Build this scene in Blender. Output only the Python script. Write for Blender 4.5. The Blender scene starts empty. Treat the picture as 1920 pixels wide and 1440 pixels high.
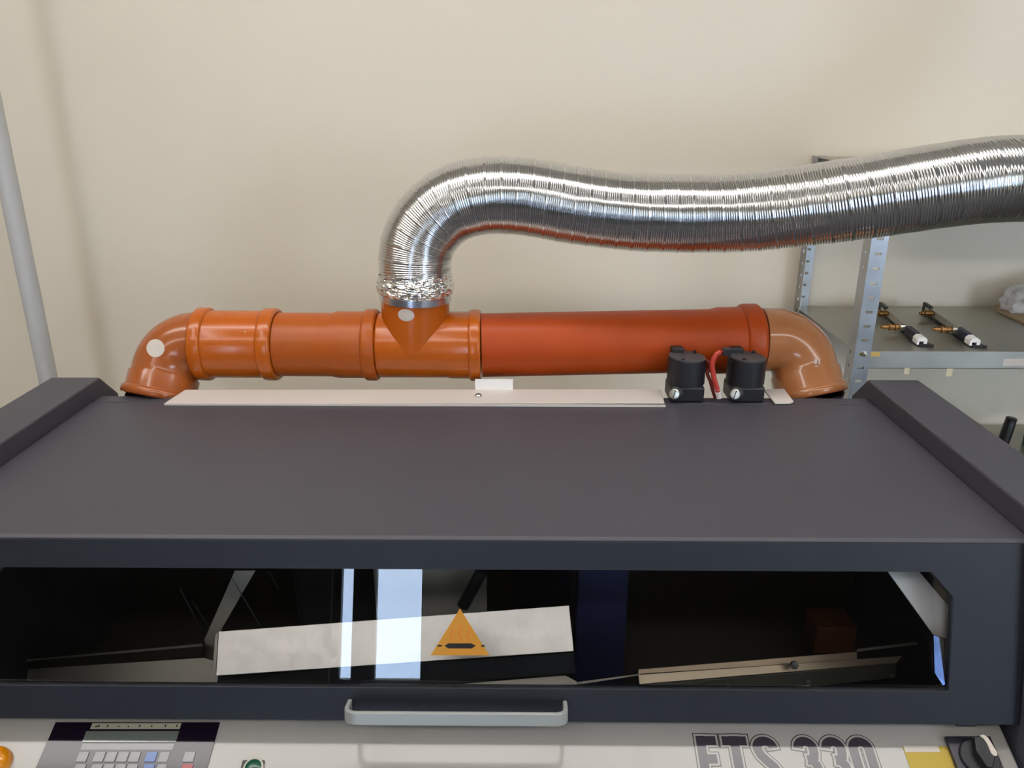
import bpy, bmesh, math, random
from mathutils import Vector, Matrix, noise

random.seed(7)
S = bpy.context.scene
COL = S.collection
R = math.radians

# ------------------------------------------------------------------ camera
F_PX = 1500.0
PITCH, YAW = R(19.6), R(0.54)
CAM = Vector((0, 0, 1.68))
cd = bpy.data.cameras.new('camera')
cd.sensor_width = 36.0
cd.lens = F_PX / 1920 * 36.0
cd.clip_start = 0.02
cam = bpy.data.objects.new('camera', cd)
COL.objects.link(cam)
cam.location = CAM
cam.rotation_euler = (R(90) - PITCH, 0, YAW)
S.camera = cam
CM = cam.rotation_euler.to_matrix()

# ------------------------------------------------------------------ world, exposure
W = bpy.data.worlds.new('sky')
S.world = W
W.use_nodes = True
nt = W.node_tree
bg = nt.nodes['Background']
tc = nt.nodes.new('ShaderNodeTexCoord')
sep = nt.nodes.new('ShaderNodeSeparateXYZ')
ramp = nt.nodes.new('ShaderNodeValToRGB')
nt.links.new(tc.outputs['Generated'], sep.inputs[0])
mr = nt.nodes.new('ShaderNodeMapRange')
mr.inputs[1].default_value = -0.15
mr.inputs[2].default_value = 0.3
nt.links.new(sep.outputs[2], mr.inputs[0])
nt.links.new(mr.outputs[0], ramp.inputs[0])
ramp.color_ramp.elements[0].color = (0.44, 0.56, 0.80, 1)
ramp.color_ramp.elements[1].color = (0.74, 0.83, 0.92, 1)
nt.links.new(ramp.outputs[0], bg.inputs[0])
bg.inputs[1].default_value = 13.0
S.view_settings.view_transform = 'Standard'
S.view_settings.look = 'None'
S.view_settings.gamma = 1.0
S.view_settings.use_curve_mapping = False
S.view_settings.exposure = 0.33
LAMP = 8.0

# ------------------------------------------------------------------ pixel helpers
def ray(px, py):
    return (CM @ Vector(((px - 960) / F_PX, (720 - py) / F_PX, -1))).normalized()

def on_plane(px, py, p, n):
    d = ray(px, py)
    n = Vector(n)
    return CAM + d * ((Vector(p) - CAM).dot(n) / d.dot(n))

def at_y(px, py, y): return on_plane(px, py, (0, y, 0), (0, 1, 0))
def at_z(px, py, z): return on_plane(px, py, (0, 0, z), (0, 0, 1))

# ------------------------------------------------------------------ materials
def lin(c):
    return tuple(((v / 255) / 12.92 if v / 255 <= 0.04045 else ((v / 255 + 0.055) / 1.055) ** 2.4) for v in c)

MATS = {}
def mat(name, rgb, rough=0.5, metal=0.0, vary=0.06, vscale=8.0, bump=0.0, bscale=200.0, spec=0.5,
        coat=0.0, stretch=(1, 1, 1), rvary=0.0):
    if name in MATS: return MATS[name]
    m = bpy.data.materials.new(name)
    m.use_nodes = True
    t = m.node_tree
    b = t.nodes['Principled BSDF']
    c = lin(rgb)
    co = t.nodes.new('ShaderNodeTexCoord')
    mp = t.nodes.new('ShaderNodeMapping')
    mp.inputs['Scale'].default_value = stretch
    t.links.new(co.outputs['Object'], mp.inputs[0])
    nz = t.nodes.new('ShaderNodeTexNoise')
    nz.inputs['Scale'].default_value = vscale
    nz.inputs['Detail'].default_value = 4
    t.links.new(mp.outputs[0], nz.inputs['Vector'])
    rp = t.nodes.new('ShaderNodeValToRGB')
    rp.color_ramp.elements[0].position = 0.3
    rp.color_ramp.elements[1].position = 0.7
    rp.color_ramp.elements[0].color = tuple(v * (1 - vary) for v in c) + (1,)
    rp.color_ramp.elements[1].color = tuple(min(1, v * (1 + vary)) for v in c) + (1,)
    t.links.new(nz.outputs[0], rp.inputs[0])
    t.links.new(rp.outputs[0], b.inputs['Base Color'])
    b.inputs['Roughness'].default_value = rough
    b.inputs['Metallic'].default_value = metal
    b.inputs['Specular IOR Level'].default_value = spec
    b.inputs['Coat Weight'].default_value = coat
    b.inputs['Coat Roughness'].default_value = 0.06
    if rvary:
        m2 = t.nodes.new('ShaderNodeMapRange')
        m2.inputs[3].default_value = rough - rvary
        m2.inputs[4].default_value = rough + rvary
        t.links.new(nz.outputs[0], m2.inputs[0])
        t.links.new(m2.outputs[0], b.inputs['Roughness'])
    if bump:
        n2 = t.nodes.new('ShaderNodeTexNoise')
        n2.inputs['Scale'].default_value = bscale
        n2.inputs['Detail'].default_value = 3
        t.links.new(mp.outputs[0], n2.inputs['Vector'])
        bp = t.nodes.new('ShaderNodeBump')
        bp.inputs['Strength'].default_value = bump
        bp.inputs['Distance'].default_value = 0.002
        t.links.new(n2.outputs[0], bp.inputs['Height'])
        t.links.new(bp.outputs[0], b.inputs['Normal'])
    MATS[name] = m
    return m

def emis(name, rgb, strength):
    m = bpy.data.materials.new(name); m.use_nodes = True
    t = m.node_tree; t.nodes.remove(t.nodes['Principled BSDF'])
    e = t.nodes.new('ShaderNodeEmission')
    e.inputs[0].default_value = (*rgb, 1); e.inputs[1].default_value = strength
    t.links.new(e.outputs[0], t.nodes['Material Output'].inputs[0])
    return m

def glass(name, tint, ior=1.5, rough=0.0):
    m = bpy.data.materials.new(name); m.use_nodes = True
    t = m.node_tree; t.nodes.remove(t.nodes['Principled BSDF'])
    tr = t.nodes.new('ShaderNodeBsdfTransparent'); tr.inputs[0].default_value = (*tint, 1)
    gl = t.nodes.new('ShaderNodeBsdfGlossy'); gl.inputs['Roughness'].default_value = rough
    fr = t.nodes.new('ShaderNodeFresnel'); fr.inputs[0].default_value = ior
    mx = t.nodes.new('ShaderNodeMixShader')
    t.links.new(fr.outputs[0], mx.inputs[0]); t.links.new(tr.outputs[0], mx.inputs[1]); t.links.new(gl.outputs[0], mx.inputs[2])
    t.links.new(mx.outputs[0], t.nodes['Material Output'].inputs[0])
    return m

M_WALL = mat('cream_wall_paint', (224, 214, 196), 0.85, vary=0.025, vscale=1.3, bump=0.08, bscale=90)
M_CEIL = mat('white_ceiling_paint', (228, 224, 214), 0.9, vary=0.02)
M_FLOOR = mat('grey_floor', (62, 60, 58), 0.5, vary=0.12, vscale=3)
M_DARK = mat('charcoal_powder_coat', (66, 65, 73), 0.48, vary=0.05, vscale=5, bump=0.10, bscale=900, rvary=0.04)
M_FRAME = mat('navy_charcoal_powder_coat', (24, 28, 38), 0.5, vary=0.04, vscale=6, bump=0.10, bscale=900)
M_BLACK = mat('black_plastic', (30, 30, 34), 0.42, vary=0.1, bump=0.05)
M_INNER = mat('dark_cabinet_inside', (66, 63, 58), 0.6, vary=0.1)
M_CREAM = mat('glossy_cream_panel', (166, 163, 157), 0.09, vary=0.015, vscale=3, spec=0.2)
M_STRIP = mat('offwhite_sheet_metal', (206, 199, 192), 0.45, vary=0.02)
M_O1 = mat('orange_pvc', (180, 87, 10), 0.25, vary=0.05, vscale=14, coat=0.1)
M_O2 = mat('orange_pvc_matte', (166, 80, 18), 0.36, vary=0.06, vscale=14, spec=0.35)
M_O3 = mat('red_orange_pvc', (170, 66, 12), 0.42, vary=0.07, vscale=10, spec=0.3)
M_O4 = mat('brown_orange_pvc', (156, 82, 34), 0.22, vary=0.05, vscale=10, coat=0.2)
M_O5 = mat('pale_brown_pvc', (172, 110, 66), 0.2, vary=0.05, vscale=10, coat=0.4)
M_ALU = mat('aluminium_duct', (205, 205, 205), 0.14, 1.0, vary=0.05, vscale=30)
M_FOIL = mat('crumpled_foil', (232, 232, 230), 0.16, 1.0, vary=0.04, vscale=40, bump=0.5, bscale=120)
M_BAND = mat('foil_band', (222, 224, 230), 0.25, 1.0, vary=0.12, vscale=60, stretch=(1, 1, 0.05), bump=0.15)
M_GALV = mat('galvanised_steel', (176, 178, 180), 0.36, 1.0, vary=0.10, vscale=22, rvary=0.1)
M_GALV2 = mat('galvanised_shelf_steel', (180, 178, 168), 0.42, 1.0, vary=0.08, vscale=14, rvary=0.08)
M_SHEET = mat('spangled_zinc_sheet', (214, 211, 208), 0.40, 0.85, vary=0.07, vscale=60, rvary=0.1)
M_GREY = mat('grey_tray_metal', (176, 172, 162), 0.45, 0.3, vary=0.06)
M_TAN = mat('tan_anodised_rail', (190, 170, 148), 0.4, 0.6, vary=0.05)
M_WHITE = mat('white_paint', (232, 230, 228), 0.4, vary=0.02)
M_POLE = mat('white_pole_paint', (186, 186, 184), 0.35, vary=0.02)
M_STEEL = mat('bright_screw_steel', (200, 198, 186), 0.28, 1.0, vary=0.05)
M_RED = mat('red_hose', (188, 62, 48), 0.4, vary=0.1)
M_CLEAR = mat('clear_sleeve', (205, 200, 195), 0.25, vary=0.1)
M_BRASS = mat('brass', (164, 124, 78), 0.4, 1.0, vary=0.1)
M_YEL = mat('warning_yellow', (200, 136, 20), 0.4, vary=0.03)
M_YEL2 = mat('plate_yellow', (176, 150, 40), 0.4, vary=0.05)
M_PRINT = mat('dark_print', (26, 16, 14), 0.5)
M_AMB = mat('amber_print', (206, 120, 20), 0.5)
M_LETTER = mat('slate_letter_print', (62, 58, 66), 0.09, spec=0.3)
M_LETTERBG = mat('cream_letter_print', (166, 163, 157), 0.09, spec=0.2)
M_STICK = mat('pale_sticker', (198, 188, 178), 0.55)
M_KEY = mat('grey_white_key', (128, 127, 130), 0.1, spec=0.3)
M_KEYB = mat('blue_key', (66, 98, 160), 0.1, spec=0.3)
M_KEYR = mat('red_key', (150, 36, 44), 0.1, spec=0.3)
M_PAD = mat('keypad_film', (24, 16, 30), 0.09, spec=0.35)
M_LCD = mat('display_glass', (120, 126, 120), 0.08, 0.3)
M_LABEL = mat('legend_strip', (168, 166, 146), 0.4)
M_GREEN = mat('green_lens', (24, 78, 58), 0.2)
M_AMBL = mat('amber_lens', (214, 134, 10), 0.15, coat=0.6, vary=0.2, vscale=60)
M_CARD = mat('cardboard', (176, 152, 122), 0.8, vary=0.08)
M_BLUE = mat('dark_navy', (36, 42, 78), 0.5)
M_BROWN = mat('brown_box', (84, 46, 20), 0.5)
M_BOTTLE = mat('black_bottle', (20, 20, 24), 0.3)
M_BEIGE = mat('beige_tape', (214, 202, 172), 0.6)
M_STAIN = mat('amber_tape', (206, 172, 96), 0.4)
M_TEAL = mat('dark_green_plastic', (34, 74, 46), 0.5)
M_GLASS = glass('tinted_window', (0.96, 0.96, 0.955), 1.52)
M_PANE = glass('clear_window', (0.95, 0.97, 0.97), 1.45)
M_BAG = glass('thin_plastic', (0.80, 0.80, 0.82), 1.5, 0.2)
M_TUBE = emis('fluorescent_diffuser', (1.0, 0.965, 0.93), LAMP)

# ------------------------------------------------------------------ object helpers
def tag(o, label=None, cat=None, group=None, kind=None):
    if label: o['label'] = label
    if cat: o['category'] = cat
    if group: o['group'] = group
    if kind: o['kind'] = kind
    return o

def empty(name, loc, label, cat, group=None):
    o = bpy.data.objects.new(name, None)
    COL.objects.link(o)
    o.location = loc
    o.empty_display_size = 0.05
    return tag(o, label, cat, group)

def mesh(name, verts, faces, m, parent=None, smooth=False, bevel=0.0, angle=None):
    me = bpy.data.meshes.new(name)
    me.from_pydata([tuple(v) for v in verts], [], faces)
    bm = bmesh.new(); bm.from_mesh(me)
    bmesh.ops.recalc_face_normals(bm, faces=bm.faces)
    bm.to_mesh(me); bm.free()
    me.materials.append(m)
    if smooth:
        for p in me.polygons: p.use_smooth = True
        if angle: me.set_sharp_from_angle(angle=R(angle))
    o = bpy.data.objects.new(name, me)
    COL.objects.link(o)
    if bevel:
        b = o.modifiers.new('bevel', 'BEVEL'); b.width = bevel; b.segments = 2; b.limit_method = 'ANGLE'
        b.angle_limit = R(40)
    if parent: attach(o, parent)
    return o

def attach(o, parent):
    # parents here have identity rotation and scale: keep world placement
    o.parent = parent
    wl = Vector((0, 0, 0)); p = parent
    while p is not None:
        wl += p.location; p = p.parent
    o.location = o.location - wl

BOXF = [(0, 1, 3, 2), (4, 6, 7, 5), (0, 4, 5, 1), (2, 3, 7, 6), (0, 2, 6, 4), (1, 5, 7, 3)]
def boxvf(x0, x1, y0, y1, z0, z1):
    return [Vector((x, y, z)) for x in (x0, x1) for y in (y0, y1) for z in (z0, z1)]

def box(name, x0, x1, y0, y1, z0, z1, m, parent=None, bevel=0.0):
    return mesh(name, boxvf(x0, x1, y0, y1, z0, z1), BOXF, m, parent, bevel=bevel)

def boxes(name, lst, m, parent=None, bevel=0.0):
    v, f = [], []
    for b in lst:
        k = len(v); v += boxvf(*b); f += [tuple(i + k for i in q) for q in BOXF]
    return mesh(name, v, f, m, parent, bevel=bevel)

def prism(name, poly, off, m, parent=None, bevel=0.0, smooth=False):
    """poly: 3D points, off: extrusion vector"""
    n = len(poly); off = Vector(off)
    v = [Vector(p) for p in poly] + [Vector(p) + off for p in poly]
    f = [tuple(range(n)), tuple(range(n, 2 * n))] + [(i, (i + 1) % n, n + (i + 1) % n, n + i) for i in range(n)]
    return mesh(name, v, f, m, parent, bevel=bevel, smooth=smooth)

def perp(d):
    d = Vector(d).normalized()
    a = Vector((0, 0, 1)) if abs(d.z) < 0.9 else Vector((0, 1, 0))
    u = d.cross(a).normalized()
    return u, u.cross(d).normalized()

def lathe_vf(a, b, prof, n=48, base=0):
    """revolve (s, r) profile round the axis a->b, s in metres from a"""
    a = Vector(a); d = (Vector(b) - a).normalized(); u, w = perp(d)
    v, f = [], []
    for (s, r) in prof:
        for j in range(n):
            t = 2 * math.pi * j / n
            v.append(a + d * s + (u * math.cos(t) + w * math.sin(t)) * r)
    for i in range(len(prof) - 1):
        for j in range(n):
            f.append((base + i * n + j, base + i * n + (j + 1) % n, base + (i + 1) * n + (j + 1) % n, base + (i + 1) * n + j))
    f.append(tuple(base + j for j in range(n)))
    k = base + (len(prof) - 1) * n
    f.append(tuple(k + j for j in range(n)))
    return v, f

def lathe(name, a, b, prof, m, parent=None, n=48, angle=35):
    v, f = lathe_vf(a, b, prof, n)
    return mesh(name, v, f, m, parent, smooth=True, angle=angle)

def cyl(name, a, b, r, m, parent=None, n=24, ch=0.0):
    L = (Vector(b) - Vector(a)).length
    pr = [(0, r), (L, r)] if not ch else [(0, r - ch), (ch, r), (L - ch, r), (L, r - ch)]
    return lathe(name, a, b, pr, m, parent, n)

def frames(pts):
    T = []
    for i in range(len(pts)):
        T.append((pts[min(i + 1, len(pts) - 1)] - pts[max(i - 1, 0)]).normalized())
    u, w = perp(T[0]); out = [(u, w)]
    for i in range(1, len(pts)):
        q = T[i - 1].rotation_difference(T[i])
        u = (q @ u); u = (u - T[i] * u.dot(T[i])).normalized()
        out.append((u, T[i].cross(u).normalized()))
    return T, out

def sweep(name, pts, rad, m, parent=None, n=40, angle=40):
    T, fr = frames(pts)
    v, f = [], []
    for i, p in enumerate(pts):
        r = rad[i] if isinstance(rad, list) else rad
        for j in range(n):
            t = 2 * math.pi * j / n
            v.append(p + (fr[i][0] * math.cos(t) + fr[i][1] * math.sin(t)) * r)
    for i in range(len(pts) - 1):
        for j in range(n):
            f.append((i * n + j, i * n + (j + 1) % n, (i + 1) * n + (j + 1) % n, (i + 1) * n + j))
    f.append(tuple(range(n))); k = (len(pts) - 1) * n; f.append(tuple(k + j for j in range(n)))
    return mesh(name, v, f, m, parent, smooth=True, angle=angle)

def catmull(P, step):
    out = []
    for i in range(len(P) - 1):
        p0 = P[max(i - 1, 0)]; p1 = P[i]; p2 = P[i + 1]; p3 = P[min(i + 2, len(P) - 1)]
        k = max(2, int((p2 - p1).length / step))
        for j in range(k):
            t = j / k
            out.append(0.5 * ((2 * p1) + (p2 - p0) * t + (2 * p0 - 5 * p1 + 4 * p2 - p3) * t * t + (3 * p1 - p0 - 3 * p2 + p3) * t ** 3))
    out.append(P[-1].copy())
    return out

# ------------------------------------------------------------------ room shell
XL, XR, YB, YF, ZC = -3.2, 5.6, 2.02, -3.8, 3.2
def struct(o): o['kind'] = 'structure'; return o
struct(box('floor', XL - 0.1, XR + 0.1, YF - 0.15, YB + 0.1, -0.1, 0.0, M_FLOOR))
struct(box('ceiling', XL - 0.1, XR + 0.1, YF - 0.15, YB + 0.1, ZC, ZC + 0.1, M_CEIL))
struct(box('wall_back', XL - 0.1, XR + 0.1, YB, YB + 0.1, 0.0, ZC, M_WALL))
struct(box('wall_left', XL - 0.1, XL, YF, YB, 0.0, ZC, M_WALL))
struct(box('wall_right', XR, XR + 0.1, YF, YB, 0.0, ZC, M_WALL))
DX0, DX1, WX0, WX1, WZ0, WZ1 = -1.27, -0.60, 2.9, 5.2, 0.95, 3.0
struct(boxes('wall_front', [(XL - 0.1, DX0, YF - 0.15, YF, 0, ZC), (DX0, DX1, YF - 0.15, YF, 2.25, ZC),
       (DX1, WX0, YF - 0.15, YF, 0, ZC), (WX0, WX1, YF - 0.15, YF, 0, WZ0), (WX0, WX1, YF - 0.15, YF, WZ1, ZC),
       (WX1, XR + 0.1, YF - 0.15, YF, 0, ZC)], M_WALL))
M_ADDED_DADO = mat('added_dark_dado', (44, 43, 40), 0.7)  # dark dado added out of view to darken the hood glass reflection
struct(boxes('added_dado_1', [(XL, DX0, YF, YF + 0.008, 0, 1.3), (DX1, WX0 - 0.1, YF, YF + 0.008, 0, 1.3)], M_ADDED_DADO))
struct(box('added_dado_2', XL, XL + 0.008, YF + 0.008, 0.0, 0, 1.3, M_ADDED_DADO))  # added so the left end of the glass reflects dark too
wn = struct(boxes('window_1', [(WX0, WX1, YF - 0.1, YF - 0.04, WZ0, WZ0 + 0.05), (WX0, WX1, YF - 0.1, YF - 0.04, WZ1 - 0.05, WZ1)] +
       [(x - 0.025, x + 0.025, YF - 0.1, YF - 0.04, WZ0 + 0.05, WZ1 - 0.05) for x in (WX0 + 0.025, 3.65, 4.45, WX1 - 0.025)], M_WHITE))
box('pane', WX0 + 0.05, WX1 - 0.05, YF - 0.075, YF - 0.07, WZ0 + 0.05, WZ1 - 0.05, M_PANE, wn)
dr = struct(boxes('door_1', [(DX0, DX0 + 0.06, YF - 0.1, YF - 0.04, 0, 2.25), (DX1 - 0.06, DX1, YF - 0.1, YF - 0.04, 0, 2.25),
       (DX0 + 0.06, DX1 - 0.06, YF - 0.1, YF - 0.04, 2.17, 2.25), (DX0 + 0.06, DX1 - 0.06, YF - 0.1, YF - 0.04, 0, 0.05), (-1.13, -0.97, YF - 0.1, YF - 0.04, 0.05, 2.17)], mat('anthracite_door_frame', (40, 42, 46), 0.5)))  # wide dark middle post added to break up the door's bright reflection
box('pane', DX0 + 0.06, DX1 - 0.06, YF - 0.075, YF - 0.07, 0.05, 2.17, M_PANE, dr)

# ceiling lamps: two rows of linear fluorescent fittings
def lamp(x0, x1, y0, y1, where):
    t = empty('ceiling_lamp', ((x0 + x1) / 2, (y0 + y1) / 2, ZC), 'long white fluorescent ceiling lamp ' + where, 'lamp', 'linear fluorescent lamps on the ceiling')
    box('housing', x0, x1, y0, y1, ZC - 0.05, ZC, M_WHITE, t, 0.004)
    box('diffuser', x0 + 0.015, x1 - 0.015, y0 + 0.015, y1 - 0.015, ZC - 0.085, ZC - 0.05, M_TUBE, t)
for x0, wx in ((-2.15, 'left'), (-0.85, 'middle'), (0.45, 'right')):
    lamp(x0, x0 + 1.298, 0.65, 0.95, 'over the machine, ' + wx + ' of that row')
for x0, wx in ((-2.42, 'leftmost'), (-0.85, 'second from the left'), (0.72, 'third from the left'), (2.29, 'rightmost')):
    lamp(x0, x0 + 1.55, -1.55, -1.25, 'behind the operator, ' + wx + ' of that row')
lamp(-1.26, -1.04, -1.15, 0.5, 'running front to back left of the operator')

# ------------------------------------------------------------------ soldering machine
XA, XB = -0.721, 0.594           # hood inner sides
ZT = 1.20                        # lid top
YLB, YLF = 1.25, 0.815           # lid back / front edges
FN = R(14)
def face(x, t, o=0.0):           # hood front face point: t metres down the face, o outwards
    return Vector((x, YLF - t * math.sin(FN) - o * math.cos(FN), ZT - t * math.cos(FN) + o * math.sin(FN)))
FACE_N = Vector((0, -math.cos(FN), math.sin(FN)))
def face_xt(px, py):
    p = on_plane(px, py, face(0, 0), FACE_N)
    return p.x, (ZT - p.z) / math.cos(FN)
TB = 0.2235
PSL = R(23)
P_ORG = Vector((0, 0.761, 0.9477))
P_N = Vector((0, -math.sin(PSL), math.cos(PSL)))
P_V = Vector((0, math.cos(PSL), math.sin(PSL)))
def pan(px, py, o=0.0):
    return on_plane(px, py, P_ORG, P_N) + P_N * o

MC = empty('soldering_machine', (-0.06, 1.0, 0), 'large wave soldering machine with dark hood, tinted window and cream control panel', 'machine')
# base cabinet
cab = boxes('base_cabinet', [(-0.80, 0.675, 0.64, 1.285, 0.06, 0.78), (-0.76, 0.63, 0.66, 1.25, 0.0, 0.06)], M_CREAM, MC, 0.004)
box('inner_back_wall', XA, XB, 1.225, 1.245, 0.78, 1.17, M_INNER, MC)
box('inner_floor', XA, XB, 0.806, 1.225, 0.78, 0.80, M_INNER, MC)
# sloping control panel (wedge)
def pz(y): return P_ORG.z + math.tan(PSL) * (y - P_ORG.y)
pn = prism('control_panel', [(XA + 0.004, 0.645, 0.78), (XA + 0.004, 0.645, pz(0.645)), (XA + 0.004, 0.80, pz(0.80)), (XA + 0.004, 0.806, pz(0.80) - 0.004), (XA + 0.004, 0.806, 0.78)],
           (XB - XA - 0.008, 0, 0), M_CREAM, MC, 0.003)
# side cheeks
def cheek(x0, x1):
    prof = [(0.63, 0.78), (0.63, 0.93), (0.745, 0.985), (0.795, 1.2295), (1.293, 1.2295), (1.345, 1.182), (1.345, 0.78)]
    return prism('side_cheek', [(x0, y, z) for y, z in prof], (x1 - x0, 0, 0), M_DARK, MC, 0.003)
cheek(XB, XB + 0.0865); cheek(XA - 0.084, XA)

# hood: lid sheet
g = 0.0015
hood = prism('hood', [(XA + g, YLB, ZT), (XA + g, YLF + 0.004, ZT), (XA + g, YLF - 0.0005, ZT - 0.003), (XA + g, YLF + 0.004, ZT - 0.012), (XA + g, YLB, ZT - 0.012)],
             (XB - XA - 2 * g, 0, 0), M_DARK, MC, 0.0015)
# front frame with window opening (chamfered upper corners)
wx1, wt0 = face_xt(1787, 1073)
_, wt1 = face_xt(1780, 1296)
wx1 = face_xt(1786, 1130)[0]
wx1b = face_xt(1778, 1296)[0]
wx0 = XA + (XB - wx1)
cx, ct = face_xt(1745, 1073)[0], face_xt(1787, 1121)[1]
inner = [(wx0, wt1), (wx1b, wt1), (wx1, ct), (cx, wt0), (wx0 + (wx1 - cx), wt0), (wx0, ct)]
x0, x1, t0, t1 = XA + g, XB - g, 0.004, TB
outer = [(x0, t1), (x1, t1), (x1, ct), (x1, t0), (x0, t0), (x0, ct)]
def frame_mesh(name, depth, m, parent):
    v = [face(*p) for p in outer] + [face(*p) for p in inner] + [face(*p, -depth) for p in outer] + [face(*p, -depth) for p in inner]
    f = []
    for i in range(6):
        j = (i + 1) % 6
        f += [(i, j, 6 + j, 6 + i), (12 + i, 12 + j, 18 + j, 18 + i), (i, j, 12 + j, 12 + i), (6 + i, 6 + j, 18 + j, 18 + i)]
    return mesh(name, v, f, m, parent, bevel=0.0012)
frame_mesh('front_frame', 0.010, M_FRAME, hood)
def face_poly(name, pts, th, o, m, parent, bevel=0.0):
    return prism(name, [face(x, t, o) for x, t in pts], FACE_N * th, m, parent, bevel)
def grow(p, e):
    c = Vector((sum(a for a, _ in p) / len(p), sum(b for _, b in p) / len(p)))
    return [(a + e * (1 if a > c.x else -1), b + e * (1 if b > c.y else -1)) for a, b in p]
face_poly('window_pane', grow(inner, 0.004), 0.004, -0.008, M_GLASS, hood)
# lip under the hood
bl = face(0, TB)
boxes('hood_lip', [(XA + g, XB - g, bl.y + 0.004, bl.y + 0.055, bl.z - 0.001, bl.z + 0.008)], M_FRAME, hood)
# bumper and latch under the lip
q = pan(1785, 1353); box('rubber_bumper', q.x - 0.012, q.x + 0.012, bl.y + 0.002, bl.y + 0.016, bl.z - 0.005, bl.z - 0.001, M_BLACK, hood, 0.001)
q = pan(497, 1354); box('latch_plate', q.x - 0.024, q.x + 0.024, bl.y + 0.012, bl.y + 0.03, bl.z - 0.010, bl.z - 0.001, M_GREY, hood, 0.001)

# handle: flat bow of light grey metal
hx0 = face_xt(657, 1330)[0]; hx1 = face_xt(1059, 1330)[0]
ht = face_xt(860, 1318)[1]
hp = []
out = 0.030; rr = 0.012
hp.append((hx0, 0.0)); hp.append((hx0, out - rr))
for k in range(1, 7):
    a = math.pi / 2 * k / 6; hp.append((hx0 + rr - rr * math.cos(a), out - rr + rr * math.sin(a)))
for k in range(0, 7):
    a = math.pi / 2 * k / 6; hp.append((hx1 - rr + rr * math.sin(a), out - rr + rr * math.cos(a)))
hp.append((hx1, 0.0))
hv, hf = [], []
hw, th = 0.016, 0.0052
for i, (x, o) in enumerate(hp):
    a = Vector(hp[max(i - 1, 0)]); b = Vector(hp[min(i + 1, len(hp) - 1)])
    d = (b - a).normalized(); nrm = Vector((-d.y, d.x))
    for (s, tt) in ((0.5, -hw / 2), (0.5, hw / 2), (-0.5, hw / 2), (-0.5, -hw / 2)):
        hv.append(face(x + nrm.x * th * s, ht + tt + 0.0035, o + nrm.y * th * s))
for i in range(len(hp) - 1):
    for j in range(4):
        hf.append((i * 4 + j, i * 4 + (j + 1) % 4, (i + 1) * 4 + (j + 1) % 4, (i + 1) * 4 + j))
hf += [(0, 1, 2, 3), tuple(len(hv) - 4 + j for j in range(4))]
hd = mesh('handle', hv, hf, mat('silver_handle_paint', (164, 167, 165), 0.35, 0.25, vary=0.02), hood, bevel=0.0016)
hd['label'] = 'light grey bow handle'

# warning triangle sticker on the window
def fpt(px, py):
    x, t = face_xt(px, py); return (x, t)
tri = [fpt(862, 1143), fpt(917, 1231), fpt(807, 1231)]
ws = face_poly('warning_sticker', tri, 0.0004, -0.0038, M_YEL, hood); ws['label'] = 'yellow triangular warning sticker'
face_poly('sticker_symbol', [fpt(833, 1213), fpt(840, 1208.5), fpt(884, 1208.5), fpt(892, 1213), fpt(884, 1218), fpt(840, 1218)], 0.0002, -0.0034, M_PRINT, ws)
for k, xx in enumerate((846, 862, 878)):
    pts = []
    for i in range(9):
        yy = 1175 + i * 3.6 + (0 if k == 1 else 6) * (1 - i / 8); pts.append((xx - 2.2 + 2.2 * math.sin(i * 1.1), yy))
    face_poly('sticker_symbol', [fpt(a, b) for a, b in pts] + [fpt(a + 4.4, b) for a, b in reversed(pts)], 0.0002, -0.0034, M_AMB, ws)
face_poly('sticker_symbol', [fpt(817, 1213), fpt(824, 1211), fpt(830, 1213), fpt(824, 1215)], 0.0002, -0.0034, M_PRINT, ws)
face_poly('sticker_symbol', [fpt(901, 1213), fpt(905, 1211), fpt(910, 1213), fpt(905, 1216)], 0.0002, -0.0034, M_PRINT, ws)

# rear bar behind the lid and sheet-metal covers
box('rear_bar', XA + g, XB - g, YLB + 0.005, 1.284, 1.165, ZT - 0.001, M_DARK, MC, 0.002)
def plate_z(name, pxs, z, th, m, parent, bevel=0.0008):
    return prism(name, [at_z(a, b, z) for a, b in pxs], (0, 0, -th), m, parent, bevel)
cv = plate_z('cover_strip', [(308, 756), (347, 730.5), (1240, 729.5), (1246, 755)], 1.204, 0.003, M_STRIP, MC)
cv['label'] = 'off-white folded sheet-metal cover strip'
a = at_z(308, 756, 1.204); b = at_z(1246, 755, 1.204)
box('cover_strip_fold', a.x, b.x, a.y - 0.001, a.y + 0.001, 1.2005, 1.204, M_STRIP, cv)
p = at_z(897, 743, 1.204)
sc = lathe('screw', p, p + Vector((0, 0, 1)), [(0, 0.0062), (0.0025, 0.006), (0.004, 0.0045), (0.0045, 0.001)], M_STEEL, cv, 16)
boxes('screw_slot', [(p.x - 0.004, p.x + 0.004, p.y - 0.0006, p.y + 0.0006, 1.2082, 1.2088), (p.x - 0.0006, p.x + 0.0006, p.y - 0.004, p.y + 0.004, 1.2082, 1.2088)], M_BLACK, cv)
# upright tab at the back of the strip
yt = at_z(926, 730, 1.204).y
a = at_y(891, 730, yt); b = at_y(962, 711, yt)
box('cover_tab', a.x, b.x, yt - 0.001, yt + 0.001, 1.203, b.z, M_WHITE, MC, 0.0004)
plate_z('bracket_plate', [(1432, 730), (1470, 728.5), (1488, 752), (1482, 755), (1453, 755)], 1.204, 0.003, M_STRIP, MC)
# rear boxes that carry the fume outlets, hidden under the elbows
PY = 1.365
for (pa, pb, Yc) in ((258, 334, 1.315), (1487, 1563, 1.339)):
    a = at_y(pa, 738, Yc).x; b = at_y(pb, 738, Yc).x
    box('outlet_ledge', a, b, 1.2845, Yc + 0.05, 1.10, 1.165, M_DARK, MC, 0.002)

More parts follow.
